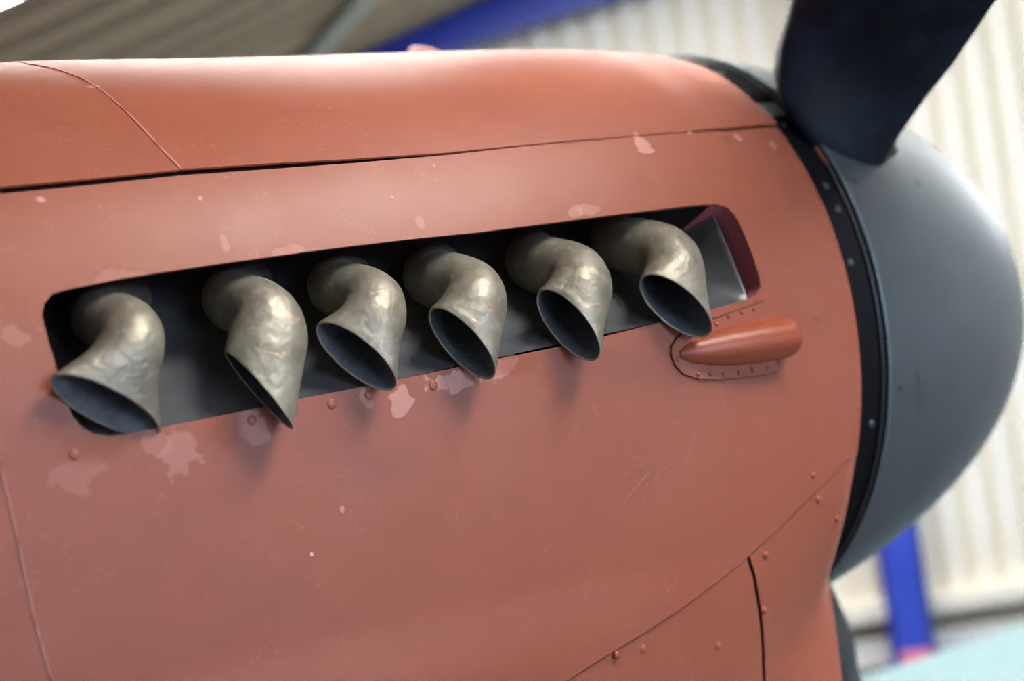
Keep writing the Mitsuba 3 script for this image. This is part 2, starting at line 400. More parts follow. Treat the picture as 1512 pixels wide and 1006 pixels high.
# hangar
mat('cream_sheet', (0.74, 0.70, 0.60), rough=0.5)
mat('cream_sill', (0.70, 0.67, 0.57), rough=0.5)
mat('dado_white', (0.66, 0.66, 0.62), rough=0.6)
mat('recess_brown', (0.22, 0.19, 0.14), rough=0.7)
mat('steel_blue', (0.020, 0.050, 0.42), rough=0.4)
mat('shaded_blue', (0.008, 0.016, 0.12), rough=0.5)  # darker blue of the strip that stands for shade
mat('roof_brown', (0.33, 0.275, 0.19), rough=0.6)
mat('brace_grey', (0.36, 0.42, 0.42), rough=0.5)
mat('concrete', lambda p, n, uv: mix((0.075, 0.077, 0.08), (0.11, 0.112, 0.115), fbm(p.x * 2, p.y * 2, p.z, 4)), rough=0.45)
mat('apron', (0.13, 0.13, 0.13), rough=0.8)
mat('cylinder_green', (0.16, 0.20, 0.175), rough=0.5)
mat('wing_teal', (0.20, 0.31, 0.33), rough=0.45)
mat('red_tag', (0.75, 0.20, 0.25), rough=0.5)
mat('lamp_body', (0.7, 0.7, 0.7), rough=0.5)

# ------------------------------------------------------------------ the hangar
WALL = 6.4                                        # metres ahead of the camera
SL = math.tan(math.radians(16))
roof_z = lambda lat: 3.115 + SL * (lat + 0.184)      # noqa: E731  underside of the roof, rising to the right
RIDGE = 9.0
put('floor', box([-6, -7, -0.2], [16, WALL + 0.4, 0.0]), 'concrete', 'grey concrete floor of the hangar', kind='structure', smooth=False)
put('ground', box([-60, -60, -0.25], [60, 60, -0.02]), 'apron', 'grey concrete apron outside the hangar', kind='structure', smooth=False)


def corrugated(lat0, lat1, z0, z1, dep, pitch=0.137, flat=0.09, deep=0.05):
    """A sheet with upright trapezoid troughs; its upper edge follows the roof."""
    pts, x = [], lat0
    s = (pitch - flat) / 3
    while x < lat1 - 1e-6:
        for dx, dy in ((0, 0), (flat, 0), (flat + s, deep), (flat + 2 * s, deep), (pitch, 0)):
            pts.append((min(x + dx, lat1), dy))
        x += pitch
    pts = [p for i, p in enumerate(pts) if i == 0 or p != pts[i - 1]]
    v, f = [], []
    for x, dy in pts:
        for z in (z0, min(z1, roof_z(min(x, 2 * RIDGE - x)) + 0.02)):
            v.append(hp(x, dep + dy, z))
    for i in range(len(pts) - 1):
        f += [[2 * i, 2 * i + 2, 2 * i + 3], [2 * i, 2 * i + 3, 2 * i + 1]]
    return tm(v, f)


put('wall_back', box([-6, WALL + 0.06, 0], [16, WALL + 0.2, 6.0]), 'cream_sheet', 'cream corrugated back wall of the hangar', kind='structure', smooth=False)
SILL = 0.30
for i in range(-7, 17):
    put('wall_back__cladding_sheet', corrugated(i * 0.959, (i + 1) * 0.959, SILL, 5.8, WALL), 'cream_sheet', smooth=False)
put('wall_back__sill', box([-6, WALL - 0.09, SILL - 0.075], [16, WALL + 0.06, SILL + 0.01], 0.01), 'cream_sill', 'cream sill under the corrugated sheets')
put('wall_back__recess_strip', box([-6, WALL + 0.02, SILL - 0.17], [16, WALL + 0.07, SILL - 0.075]), 'recess_brown', 'dark strip below the sill')
put('wall_back__plinth', box([-6, WALL - 0.01, 0.0], [16, WALL + 0.07, SILL - 0.17], 0.01), 'dado_white', 'pale plinth')
win = box([3.3, WALL - 0.02, 2.3], [5.2, WALL + 0.03, 3.7], 0.01)  # added glowing panel out of view, for the highlight on the spinner edge
scene['added_window_1'] = {**mikit.ply(win, 'lamp_body'), 'emitter': {'type': 'area', 'radiance': {'type': 'rgb', 'value': [0.55 * ROOFLIGHT * c for c in (0.92, 0.97, 1.0)]}}}
labels['added_window_1'] = {'label': 'unseen glowing panel added to the corrugated back wall for the spinner highlight', 'kind': 'structure'}
put('wall_right', box([15.8, -7, 0], [16, WALL + 0.2, 4.5]), 'cream_sheet', 'cream side wall of the hangar', kind='structure', smooth=False)
put('wall_left', box([-6, -2.5, 0], [-5.8, WALL + 0.2, 2.2]), 'cream_sheet', 'cream side wall of the hangar beside the open door', kind='structure', smooth=False)

put('wall_front', box([-6, -7.1, 0], [4.5, -6.9, 4.2]), 'cream_sheet', 'cream front wall of the hangar behind the photographer', kind='structure', smooth=False)
ROOF0, ROOF1 = -7.0, WALL + 0.1


def roof_sheet(dep0, dep1, lat0, lat1, pitch=0.22, flat=0.13, deep=0.035):
    pts, y = [], dep0
    s = (pitch - flat) / 3
    while y < dep1 - 1e-6:
        for d, h in ((0, 0), (flat, 0), (flat + s, deep), (flat + 2 * s, deep), (pitch, 0)):
            pts.append((min(y + d, dep1), h))
        y += pitch
    v, f = [], []
    for y, h in pts:
        for lat in (lat0, lat1):
            v.append(hp(lat, y, roof_z(min(lat, 2 * RIDGE - lat)) + h))
    for i in range(len(pts) - 1):
        f += [[2 * i, 2 * i + 1, 2 * i + 3], [2 * i, 2 * i + 3, 2 * i + 2]]
    return tm(v, f)


put('ceiling', tm([hp(-6, ROOF0, roof_z(-6) + .08), hp(RIDGE, ROOF0, roof_z(RIDGE) + .08), hp(16, ROOF0, roof_z(2 * RIDGE - 16) + .08), hp(-6, ROOF1, roof_z(-6) + .08), hp(RIDGE, ROOF1, roof_z(RIDGE) + .08), hp(16, ROOF1, roof_z(2 * RIDGE - 16) + .08)],
                  [[0, 1, 4], [0, 4, 3], [1, 2, 5], [1, 5, 4]]), 'roof_brown', 'brownish roof of ribbed sheets seen from below', kind='structure', smooth=False)
n = 14
for i in range(n):
    a, b = ROOF0 + (ROOF1 - ROOF0) * i / n, ROOF0 + (ROOF1 - ROOF0) * (i + 1) / n
    put('ceiling__roof_sheet', roof_sheet(a, b, -6, RIDGE), 'roof_brown', smooth=False)
put('ceiling__roof_sheet', roof_sheet(ROOF0, ROOF1, RIDGE, 16), 'roof_brown', smooth=False)


def beam(a, b, wid, hgt, up=(0, 0, 1), fl=0.018, web=0.014):
    """An I-section between two points."""
    a, b = np.asarray(a, float), np.asarray(b, float)
    z = (b - a) / np.linalg.norm(b - a)
    x = np.cross(up, z)
    x /= np.linalg.norm(x)
    y = np.cross(z, x)
    w, h = wid / 2, hgt / 2
    poly = [(-w, -h), (w, -h), (w, -h + fl), (web / 2, -h + fl), (web / 2, h - fl), (w, h - fl), (w, h), (-w, h), (-w, h - fl), (-web / 2, h - fl), (-web / 2, -h + fl), (-w, -h + fl)]
    m = np.eye(4)
    m[:3, 0], m[:3, 1], m[:3, 2], m[:3, 3] = x, y, z, a
    return prism(poly, 0, np.linalg.norm(b - a), m)


# blue portal frame: a post by the wall and the rafter above it
pc = hp(1.535, WALL - 0.16, 0)
put('steel_column__shaft', beam(pc + [0, 0, 0.02], pc + [0, 0, roof_z(1.535) - 0.34], 0.135, 0.16, up=F), 'steel_blue', smooth=False)
put('steel_column__base_plate', box([1.43, WALL - 0.27, 0.0], [1.64, WALL - 0.05, 0.02], 0.004), 'steel_blue')
put('steel_column__warning_tag', box([1.47, WALL - 0.245, 0.07], [1.60, WALL - 0.243, 0.12]), 'red_tag', 'small red tag near the foot')
put('steel_column__shade_strip', box([1.605, WALL - 0.21, 0.02], [1.635, WALL - 0.12, roof_z(1.6) - 0.36], 0.003), 'shaded_blue', 'dark blue strip added for the shade along its right edge')  # added dark strip standing for the shaded right side of the column
labels['steel_column'] = {'label': 'blue steel column standing against the cream wall below the spinner', 'category': 'column'}


def haunch(l0, l1, t0, t1, dep, wid=0.12, fl=0.016):
    """A rafter that deepens towards the right: two flanges and a web."""
    fr = np.eye(4)
    fr[:3, 0], fr[:3, 1], fr[:3, 2], fr[:3, 3] = R0, [0, 0, 1], -F, hp(0, dep, 0)
    top = lambda l: roof_z(l) - 0.012  # noqa: E731
    th = lambda l: t0 + (t1 - t0) * (l - l0) / (l1 - l0)  # noqa: E731
    out = []
    for a, bb, w in ((0, fl, wid), (fl, None, 0.014), (None, 0, wid)):
        ya = lambda l: top(l) - (a if a is not None else th(l) - fl)  # noqa: E731
        yb = lambda l: top(l) - (bb if bb not in (None, 0) else (th(l) - fl if bb is None else th(l)))  # noqa: E731
        out.append(prism([(l0, ya(l0)), (l0, yb(l0)), (l1, yb(l1)), (l1, ya(l1))], -w / 2, w / 2, fr))
    return out


parts = haunch(-1.0, 1.64, 0.036, 0.33, WALL - 0.16)
for nm, m in zip(('upper_flange', 'web', 'lower_flange'), parts):
    put('steel_rafter__' + nm, m, 'steel_blue', smooth=False)
labels['steel_rafter'] = {'label': 'sloping blue steel rafter under the roof above the cowling', 'category': 'rafter'}

put('roof_brace', beam(hp(-0.72, 5.9, roof_z(-0.72) - 0.03), hp(0.0, 4.6, roof_z(0.0) - 0.03), 0.07, 0.05), 'brace_grey', 'grey steel brace running under the brownish roof left of the blue rafter', 'roof brace', smooth=False)

# the corner rooflight, and unseen ones put in for key, rim and wall light
for l0, l1, d0, d1, power in ROOFLIGHTS_WITH_ADDED:
    m = tm([hp(l0, d0, roof_z(l0) - .01), hp(l1, d0, roof_z(l1) - .01), hp(l1, d1, roof_z(l1) - .01), hp(l0, d1, roof_z(l0) - .01)], [[0, 2, 1], [0, 3, 2]])
    k = numbered('ceiling__rooflight')
    scene[k] = {**mikit.ply(m, 'lamp_body'), 'emitter': {'type': 'area', 'radiance': {'type': 'rgb', 'value': [power * ROOFLIGHT * c for c in ROOFLIGHT_COLOR]}}}
    labels[k] = {'label': 'bright translucent rooflight, the ones beyond the corner unseen and put in for light'}

# things behind the nose
wing_o = hp(1.05, 3.6, 0.0)
wp = []
for s in np.linspace(0, 1, 12):                  # a wing seen past the nose: rounded leading edge towards us
    c = hp(0.55 + 2.6 * s, 3.0 + 1.3 * s, 0)
    a = np.linspace(0.5 * PI, 1.5 * PI, 15)
    ze = 0.50 + 0.05 * s
    edge = [c + F * (0.07 * math.cos(t)) * 1.0 + np.array([0, 0, ze + 0.06 * math.sin(t)]) for t in a]
    wp.append(np.array([c + F * 0.9 + [0, 0, ze + 0.10]] + edge + [c + F * 0.9 + [0, 0, ze - 0.10]]))
put('neighbour_wing', loft(wp, cap0=True, cap1=True), 'wing_teal', 'pale blue-green wing edge of another aircraft behind the nose at the lower right', 'wing', smooth=40)


# ------------------------------------------------------------------ the aeroplane's cowling
A = 'aeroplane'
labels[A] = {'label': 'propeller aeroplane nose in red-brown primer with six exhaust stubs and grey spinner', 'category': 'aeroplane'}
FRONT, TAIL = -0.055, -3.6
seam_top = [(TAIL, 1.06), (-1.3, 1.055)] + SEAM_TOP[:-1] + [(FRONT, SEAM_TOP[-1][1])]
seam_low = [(FRONT, 1.969)] + SEAM_LOW[1:] + [(-1.0, 2.33), (-2.0, 2.5), (TAIL, 2.6)]
seam_aft = [(-1.03, 1.056), (-1.028, 1.3)] + SEAM_AFT[:-1] + [(-1.0, 2.05), (-0.99, 2.331)]
cross = [(-0.90, -0.3), (-0.90, 0.2)] + SEAM_CROSS
PI = math.pi
P_ = lambda pts: sg.Polygon(q(pts)).buffer(0)  # noqa: E731
fwd_top = P_([(-0.90, -seam_top[5][1])] + cross + [s for s in seam_top if s[0] > -0.8208] + [(FRONT, -SEAM_TOP[-1][1])] + [(x, -t) for x, t in reversed(SEAM_TOP[3:-1])])
aft_top = P_([s for s in seam_top if s[0] <= -0.8208] + cross[::-1] + [(-0.90, -1.045), (-1.3, -1.055), (TAIL, -1.06)])
low_x = [s for s in seam_low if s[0] > -0.99]
side = P_([(-1.03, 1.056)] + [s for s in seam_top if s[0] > -1.02] + low_x + [(-0.99, 2.331)] + seam_aft[::-1][1:-1])
side_aft = P_([(TAIL, 1.06), (-1.3, 1.055)] + seam_aft + [(-1.0, 2.33), (-2.0, 2.5), (TAIL, 2.6)])
chin_line = SEAM_CHIN + [(-0.19, 2.6), (-0.17, PI)]
ic = next(i for i, s in enumerate(seam_low) if s[0] <= -0.2632)
chin = P_(seam_low[:ic] + chin_line + [(FRONT, PI)])
chin_aft = P_(seam_low[ic:] + [(TAIL, PI)] + chin_line[::-1])
port = P_([(TAIL, -1.06), (-1.3, -1.055)] + [(x, -t) for x, t in SEAM_TOP[:-1]] + [(FRONT, -SEAM_TOP[-1][1]), (FRONT, -PI), (TAIL, -PI)])
slot = P_(SLOT)
fair_base = sg.Polygon(q(FAIR_BASE)).buffer(0.004).buffer(-0.004)
G = 0.0007                                        # half a panel gap

sx = np.array([s[0] for s in seam_top])
st = np.array([s[1] for s in seam_top])


def lift_top(x, t):
    """The upper cowling stands proud, its lower edge lifting towards the tail and at the very front."""
    near = np.clip(1 - (np.interp(x, sx, st) - t) * Q / 0.05, 0, 1) ** 2
    gape = np.interp(x, [-1.2, -.9, -.72, -.55, -.45, -.22, -.14, -.06], [.0045, .004, .0032, .0012, .0003, .0003, .0022, .0028])
    return 0.0012 + near * gape


def lift_fwd(x, t):
    """Its forward sheet laps over the one behind."""
    return lift_top(x, t) + 0.0009 * np.clip((-0.55 - x) / 0.25, 0, 1)


put(A + '__top_panel', sheet(fwd_top.buffer(-0.0001), lift_fwd, 0.0025), 'primer')
put(A + '__top_panel', sheet(aft_top.intersection(sg.box(-1.25, -2, -.7, 2)).union(sg.LineString(q(cross[1:-1])).buffer(0.004)).buffer(-0.0001), lift_top, 0.0025), 'primer')
put(A + '__top_panel', sheet(aft_top.intersection(sg.box(TAIL, -2, -1.25, 2)), lift_top, 0.0025, 0.03), 'primer')
def gap_along(pts, wide):
    """A slit along a seam whose width changes with x."""
    xx = np.linspace(pts[0][0], pts[-1][0], 60)
    tq = np.interp(xx, [p[0] for p in pts], [p[1] for p in pts]) * Q
    w = np.interp(xx, *zip(*wide))
    return sg.Polygon(np.vstack([np.stack([xx, tq - .001], 1), np.stack([xx, tq + w], 1)[::-1]])).buffer(0)


top_gap = gap_along([s for s in seam_top if s[0] > -1.3], [(-1.3, .003), (-.9, .0026), (-.7, .0020), (-.5, .0008), (-.42, .0004), (-.24, .0004), (-.2, .0014), (-.055, .0022)])
SIDE = put(A + '__side_panel', sheet(side.difference(slot).difference(top_gap).difference(sg.LineString(q(low_x)).buffer(G)).difference(fair_base.exterior.buffer(0.0009)).buffer(-0.0001), 0.0, 0.002, 0.006), 'primer')
put(A + '__side_panel', sheet(side_aft.intersection(sg.box(-1.3, 0, -.9, 2)).union(sg.LineString(q(seam_aft[1:-1])).buffer(0.004)).buffer(-0.0001), -0.0011, 0.002), 'primer')
put(A + '__side_panel', sheet(side_aft.intersection(sg.box(TAIL, 0, -1.3, 2)), -0.0004, 0.002, 0.03), 'primer')
CHIN = put(A + '__chin_panel', sheet(chin.buffer(-G), -0.0008, 0.002), 'primer')
CHIN2 = put(A + '__chin_panel', sheet(chin_aft.intersection(sg.box(-1.2, 0, 0, 2)).difference(sg.LineString(q(SEAM_CHIN)).buffer(0.0025)).buffer(-G), -0.0025, 0.002), 'primer')
put(A + '__chin_panel', sheet(chin_aft.intersection(sg.box(TAIL, 0, -1.2, 2)), -0.0025, 0.002, 0.03), 'primer')
put(A + '__port_panel', sheet(port.buffer(-G), 0.0, 0.002, 0.025), 'primer')
put(A + '__seam_backing', sheet(fair_base.buffer(0.004), -0.004, 0, 0.01), 'gap_dark')
# dark framework behind the panel gaps
lines = [seam_top, seam_low, SEAM_CHIN]
for ln in lines:
    ln = [s for s in ln if s[0] >= -1.3]
    put(A + '__seam_backing', sheet(sg.LineString(q(ln)).buffer(0.02, cap_style='flat').intersection(sg.box(-1.3, 0, FRONT, PI * Q)).difference(slot), -0.0055, 0, 0.01), 'gap_dark')
nose_ring = np.array([[raw(np.array(FRONT + 0.0005), np.array(t)) for t in np.linspace(-PI, PI, 97)[:-1]]])[0]
axis_pt = np.array([FRONT, 0, AXIS_Z])
put(A + '__front_frame', loft([nose_ring * 0.995 + axis_pt * 0.005, axis_pt + (nose_ring - axis_pt) * 0.8]), 'gap_dark')
tail_ring = np.array([raw(np.array(TAIL), np.array(t)) for t in np.linspace(-PI, PI, 97)[:-1]])
put(A + '__firewall', loft([tail_ring, tail_ring * 0.01 + np.array([TAIL, 0, AXIS_Z]) * 0.99], cap1=True), 'gap_dark')

# rivets, screws and flush fasteners
def head(parent, name, x, t, r, h, bsdf, off=0.0):
    p = skin(np.array(x), np.array(t), off)
    k = numbered(f'{parent}__{name}')
    scene[k] = {**HEADS[(r, h, bsdf)], 'to_world': T(frame_at(p, normal(np.array(x), np.array(t)), rng.random() * 3).tolist())}
    return k


HEADS = {}
for r, h, b in ((.0048, .0030, 'primer_bright'), (.0050, .0016, 'primer_plain'), (.0040, .0012, 'primer_pink'), (.0029, .0026, 'primer_plain')):
    HEADS[(r, h, b)] = mikit.ply(dome(r, h, 10), b, smooth=40)
for i, (x, t) in enumerate(RIVET):
    head({0: SIDE, 6: SIDE}.get(i, CHIN if i != 5 else CHIN2), 'screw', x, t, .0048, .0030, 'primer_bright', -0.001)
for i, (x, t) in enumerate(FLUSH[:15]):
    if i == 1 or i == 14:
        continue
    par = SIDE if i not in (9, 10) else CHIN2
    head(par, 'fastener', x, t, *((.0050, .0016, 'primer_plain') if i not in (0, 7, 8, 13) else (.0040, .0012, 'primer_pink')), -0.0002 if par == SIDE else -0.0027)

# the long exhaust opening: its turned-in frame and the bare metal plate behind the stubs
rim = np.array(slot.buffer(0.0008).exterior.coords)[:-1]
rim = np.array([sg.LineString(np.vstack([rim, rim[:1]])).interpolate(s, normalized=True).coords[0] for s in np.linspace(0, 1, 240, endpoint=False)])
cen = np.array(slot.centroid.coords[0])


def frame_rings():
    out = []
    for off, grow in ((-0.0012, 0.0), (-0.006, 0.0006), (-0.03, 0.001), (-0.07, 0.001)):
        d = rim - cen
        d /= np.linalg.norm(d, axis=1, keepdims=True)
        r = rim + d * grow
        out.append(skin(r[:, 0], r[:, 1] / Q, off))
    return out


fr_all = np.array(frame_rings())
fwd_end = (rim[:, 0] > -0.236)
fwd_end = np.roll(np.arange(240), -int(np.argmax(fwd_end & ~np.roll(fwd_end, 1))))[:int(fwd_end.sum())]
rest = np.array([k for k in np.roll(np.arange(240), -int(fwd_end[-1])) if k not in set(fwd_end[1:-1].tolist())])
put(A + '__slot_frame', loft(fr_all[:, fwd_end], closed=False), 'mauve_primer', 'mauve primed front end of the exhaust opening')
put(A + '__slot_edge', loft(fr_all[:2, rest], closed=False), 'gap_dark')
xs = np.concatenate([np.linspace(-1.0, -0.26, 60), np.linspace(-0.255, -0.2085, 24)])
prof_off = CubicSpline([0, .22, .5, .75, 1], [-0.0030, -0.045, -0.100, -0.130, -0.14])
prof_th = CubicSpline([0, .22, .5, .75, 1], [0.012, -0.065, -0.24, -0.45, -0.68])
vv = np.linspace(0, 1, 26)
rows = []
for x in xs:
    tl = np.interp(x, [-1.0, -0.9305, -0.2201, -0.2], [1.567, 1.5621, 1.4703, 1.467])
    k = 1 - 0.86 * float(np.clip((x + 0.250) / 0.036, 0, 1) ** 1.6)
    roll = 0.010 * max(0, (x + 0.216) / 0.0075) ** 2 if x > -0.216 else 0
    o = prof_off(vv) * k - roll - 0.004 * (1 - k)
    rows.append(skin(np.full(26, x), tl + prof_th(vv) * (0.72 + 0.28 * k), o))
PLATE = put(A + '__exhaust_plate', loft(rows, closed=False), 'bare_plate', 'bare grey metal plate behind the stubs', smooth=True)
def plate_point(x, v):
    i = int(np.argmin(np.abs(xs - x)))
    r = rows[i]
    j = int(round(v * 25))
    j = min(max(j, 1), 24)
    nn = np.cross(rows[min(i + 1, len(xs) - 1)][j] - rows[i - 1][j], r[j + 1] - r[j - 1])
    nn /= np.linalg.norm(nn)
    return r[j], nn if nn[1] < 0 else -nn


HEADS['plate'] = mikit.ply(dome(.0055, .0035, 10), 'bare_plate', smooth=40)
for x, v in ((-.227, .47), (-.312, .44)):
    p, nn = plate_point(x, v)
    k = numbered(PLATE + '__screw')
    scene[k] = {**HEADS['plate'], 'to_world': T(frame_at(p, nn).tolist())}
# the fuel cap fairing on top
cap_c = np.array([-0.30, 0.02, 0])
al_ = np.linspace(0, 1, 16)
crings = []
for s in al_:
    w_, h_ = 0.030 * math.sin(PI * (0.08 + 0.84 * (1 - s) ** 1.4) / 1.84 * 1.0) ** 0.8, 0.043 * (1 - s ** 2.2) ** 0.7
    th_ = np.linspace(0, PI, 15)
    crings.append(np.stack([np.full(15, -0.345 + 0.072 * s), 0.04 + w_ * np.cos(th_), AXIS_Z + 0.400 + h_ * np.sin(th_)], 1))
put(A + '__top_scoop', loft(crings, closed=False, cap0=True), 'primer_pink', 'small pink bump on top of the cowling', smooth=40)


# ------------------------------------------------------------------ exhaust stubs
def unit(v):
    return v / np.linalg.norm(v)


def stub(O, M, N, E, K, B, ra, rb, seed):
    base = np.array([0, 0, AXIS_Z])
    O, E, K, B = (np.array(v) + base for v in (O, E, K, B))
    M, N = np.array(M), np.array(N)
    d = unit(O - E)
    side_ = unit(B - K)                                            # from the elbow back along the short level run
    C1 = K + side_ * 0.066
    root = unit(np.array([0.50, 0.866, 0.12]))
    B = C1 + root * 0.15
    S0, S1, S2 = C1 + root * 0.034, C1 - side_ * 0.032, K + side_ * 0.022
    bez = lambda p, c, e, n: [(1 - s) ** 2 * p + 2 * s * (1 - s) * c + s * s * e for s in np.linspace(0, 1, n)]  # noqa: E731
    path = [B + (S0 - B) * s for s in np.linspace(0, 1, 6)[:-1]] + bez(S0, C1, S1, 10)[:-1] + bez(S2 + (S1 - S2) * 0.5, K, E, 15)
    path = np.array(path)
    tang = np.gradient(path, axis=0)
    tang /= np.linalg.norm(tang, axis=1, keepdims=True)
    tang[-1] = d
    e1 = unit(M - d * (M @ d))
    e2 = np.cross(d, e1)
    if e2 @ N < 0:
        e2 = -e2
    frames = [None] * len(path)
    frames[-1] = (e1, e2)
    for i in range(len(path) - 2, -1, -1):
        a, b = frames[i + 1]
        v, c = np.cross(tang[i + 1], tang[i]), float(tang[i + 1] @ tang[i])
        rot = lambda w: w * c + np.cross(v, w) + v * (v @ w) / (1 + c)  # noqa: E731
        frames[i] = (rot(a), rot(b))
    ph = np.linspace(0, 2 * PI, 56, endpoint=False)
    C, Sn = np.cos(ph)[:, None], np.sin(ph)[:, None]
    rr = 0.5 * (ra + rb) * 0.97

    def rings(shrink):
        out = []
        for i in range(len(path)):
            s = np.clip((i - 12) / (len(path) - 13), 0, 1) ** 2
            a, b = rr + (ra - rr) * s, rr + (rb - rr) * s
            out.append(path[i] + (a - shrink) * C * frames[i][0] + (b - shrink) * Sn * frames[i][1])
        last = out[-1]
        mo = M * (1 - shrink / np.linalg.norm(M)) if shrink else M
        no = N * (1 - shrink / np.linalg.norm(N)) if shrink else N
        lip = O + mo * C + no * Sn
        length = np.linalg.norm(lip - last, axis=1, keepdims=True)
        for s in (0.12, 0.25, 0.4, 0.55, 0.7, 0.82, 0.9, 0.96, 1.0):
            h00, h10 = 2 * s ** 3 - 3 * s ** 2 + 1, s ** 3 - 2 * s ** 2 + s
            h01, h11 = -2 * s ** 3 + 3 * s ** 2, s ** 3 - s ** 2
            w = h00 * last + h10 * d * length * 0.9 + h01 * lip + h11 * (lip - last) * 1.1
            out.append(w)
        return np.array(out)

    outer = rings(0.0)
    # hand-beaten unevenness and the raised weld collar near the lip
    cc = np.vstack([path, np.repeat(O[None], 9, 0)])
    rad = outer - outer.mean(1, keepdims=True)
    rad /= np.linalg.norm(rad, axis=2, keepdims=True)
    amp = 0.0018 * (meshkit.fbm(outer * 38 + seed * 5.3, 3, seed) - 0.5)
    amp[-1] *= 0.3
    amp += 0.0009 * np.exp(-((np.arange(len(outer)) - (len(outer) - 3.2)) / 0.8) ** 2)[:, None] * (1 if seed in (2, 3, 4) else 0.3)
    outer = outer + rad * amp[..., None]
    inner = rings(0.0022)[10:]
    inner[-1] = inner[-1] - (unit(np.cross(M, N)) * np.sign(np.cross(M, N) @ d)) * 0.0004
    lip = (outer[-1] + inner[-1]) / 2 + d * 0.0009
    return loft(np.concatenate([outer, [lip * 0.4 + outer[-1] * 0.6 + d * .0003, lip, inner[-1]]])), loft(inner[::-1], cap1=True)


for i, row in enumerate(STUBS):
    o, n_ = stub(*row, seed=i)
    k = put(A + '__exhaust_stub', o, 'stub_metal', 'weathered bare metal exhaust stub', smooth=50)
    put(k + '__bore', n_, 'stub_bore', 'sooty dark inside of the stub', smooth=50)

# ------------------------------------------------------------------ riveted teardrop fairing below the last stub
FA = A + '__teardrop_fairing'
base = sg.Polygon(q(FAIR_BASE)).buffer(0.004).buffer(-0.004)
put(FA, None if False else sheet(base, 0.0032, 0.0040, 0.004), 'primer', 'orange teardrop fairing on a riveted flange')
ss = np.linspace(0, 1, 28)
wid = np.interp(ss, [0, .06, .15, .3, .5, .75, 1], [.0035, .0085, .0125, .017, .0208, .0228, .0235])
hei = np.interp(ss, [0, .06, .15, .3, .5, .75, 1], [.003, .007, .012, .0185, .0245, .0285, .030])
al = np.linspace(0, PI, 25)
fx = -0.331 + ss * 0.146
fr = [skin(np.full(25, x), (1.584 * Q - w * np.cos(al)) / Q, 0.002 + h * np.sin(al) ** 0.9) for x, w, h in zip(fx, wid, hei)]
for s, dx in ((0.985, .003), (0.95, .005), (0.90, .0045), (0.86, .001), (0.84, -.02)):
    fr.append(skin(np.full(25, fx[-1] + dx), (1.584 * Q - wid[-1] * s * np.cos(al)) / Q, 0.002 + hei[-1] * s * np.sin(al) ** 0.9))
put(FA + '__scoop', loft(fr, closed=False), 'primer_bright', smooth=True)
for x, t in FAIR_RIV:
    head(FA, 'rivet', x, t, .0029, .0026, 'primer_plain', 0.003)

# ------------------------------------------------------------------ spinner and propeller
SP = A + '__spinner'
L_ = 0.5211
prof = [(0.0, 0.384), (0.0, 0.3965), (0.0012, 0.3992), (0.004, 0.4000)]
tt = np.linspace(0.008, 1, 90)
tt = 1 - (1 - tt) ** 1.6
prof += [(L_ * t, 0.4 * (1 - t ** 1.205) ** (1 / 3.08)) for t in tt[1:]]
prof[-1] = (L_, 0.002)
sr = lambda x: 0.4 * (1 - min(max(x / L_, 0), 1) ** 1.205) ** (1 / 3.08)  # noqa: E731
put(SP, lathe(prof, 160), 'spinner_paint', 'large smooth grey spinner', smooth=40)
put(SP + '__rear_lip', lathe([(-0.0003, .392), (-0.0012, .3990), (-0.0009, .4004), (0.0002, .4007), (0.0010, .4002)], 160), 'spinner_lip_glint', 'rear edge with its pale blue highlight put into the colour', smooth=60)
put(SP + '__backplate', lathe([(-0.0075, .388), (-0.0080, .3950), (-0.0070, .3962), (-0.0050, .3962), (-0.0044, .392)], 160), 'backplate_grey', 'dark grey back plate with chipped edge', smooth=60)
put(A + '__nose_ring', lathe([(-0.062, .388), (-0.058, .3925), (-0.002, .3925), (-0.001, .37)], 160), 'black_ring', 'black ring between cowling and spinner', smooth=40)
bolt = mikit.ply(dome(.0055, .003, 8), 'bolt_grey', smooth=40)
for x, t in [(-.026, .53), (-.026, .44), (-.026, .88), (-.0227, 1.137), (-.0209, 1.2236), (-.03, 1.398), (-.02, 1.9)]:
    k = numbered(A + '__nose_ring__bolt')
    nn = np.array([0, -math.sin(t), math.cos(t)])
    scene[k] = {**bolt, 'to_world': T(frame_at(np.array([x, 0, AXIS_Z]) + nn * .392, nn).tolist())}
put(A + '__nose_ring__tab', loft([np.array([[x, -r * math.sin(t), AXIS_Z + r * math.cos(t)] for x, r in ((-.05, .390), (-.05, .396), (-.012, .396), (-.012, .390))]) for t in np.linspace(.775, .84, 7)], cap0=True, cap1=True), 'tab_grey', 'pale grey metal tab')
hole = trimesh.creation.annulus(0.0022, 0.0050, 0.0012, sections=14)
plug = trimesh.creation.cylinder(0.0036, 0.0016, sections=14)
PIN = mikit.ply(trimesh.creation.cylinder(0.0015, 0.0010, sections=10), 'fastener_dark', smooth=40)
hole = mikit.ply(trimesh.util.concatenate([plug]), 'fastener_dark', smooth=40)
for x, t in [(.0204, 1.14), (.0206, 1.7977), (.0183, 2.4918), (.16, 1.122), (.03, .5)]:
    k = numbered(SP + '__fastener')
    e = 1e-3
    sl = (sr(x + e) - sr(x - e)) / (2 * e)
    nn = unit(np.array([-sl, -math.sin(t), math.cos(t)]))
    p = np.array([x, -sr(x) * math.sin(t), AXIS_Z + sr(x) * math.cos(t)])
    scene[k] = {**hole, 'to_world': T(frame_at(p, nn).tolist())}

for x, t in ((.0253, 1.3252), (.0143, 1.3484), (.0200, 1.372)):
    e = 1e-3
    nn = unit(np.array([-(sr(x + e) - sr(x - e)) / (2 * e), -math.sin(t), math.cos(t)]))
    k = numbered(SP + '__pin_hole')
    scene[k] = {**PIN, 'to_world': T(frame_at(np.array([x, -sr(x) * math.sin(t), AXIS_Z + sr(x) * math.cos(t)]), nn).tolist())}


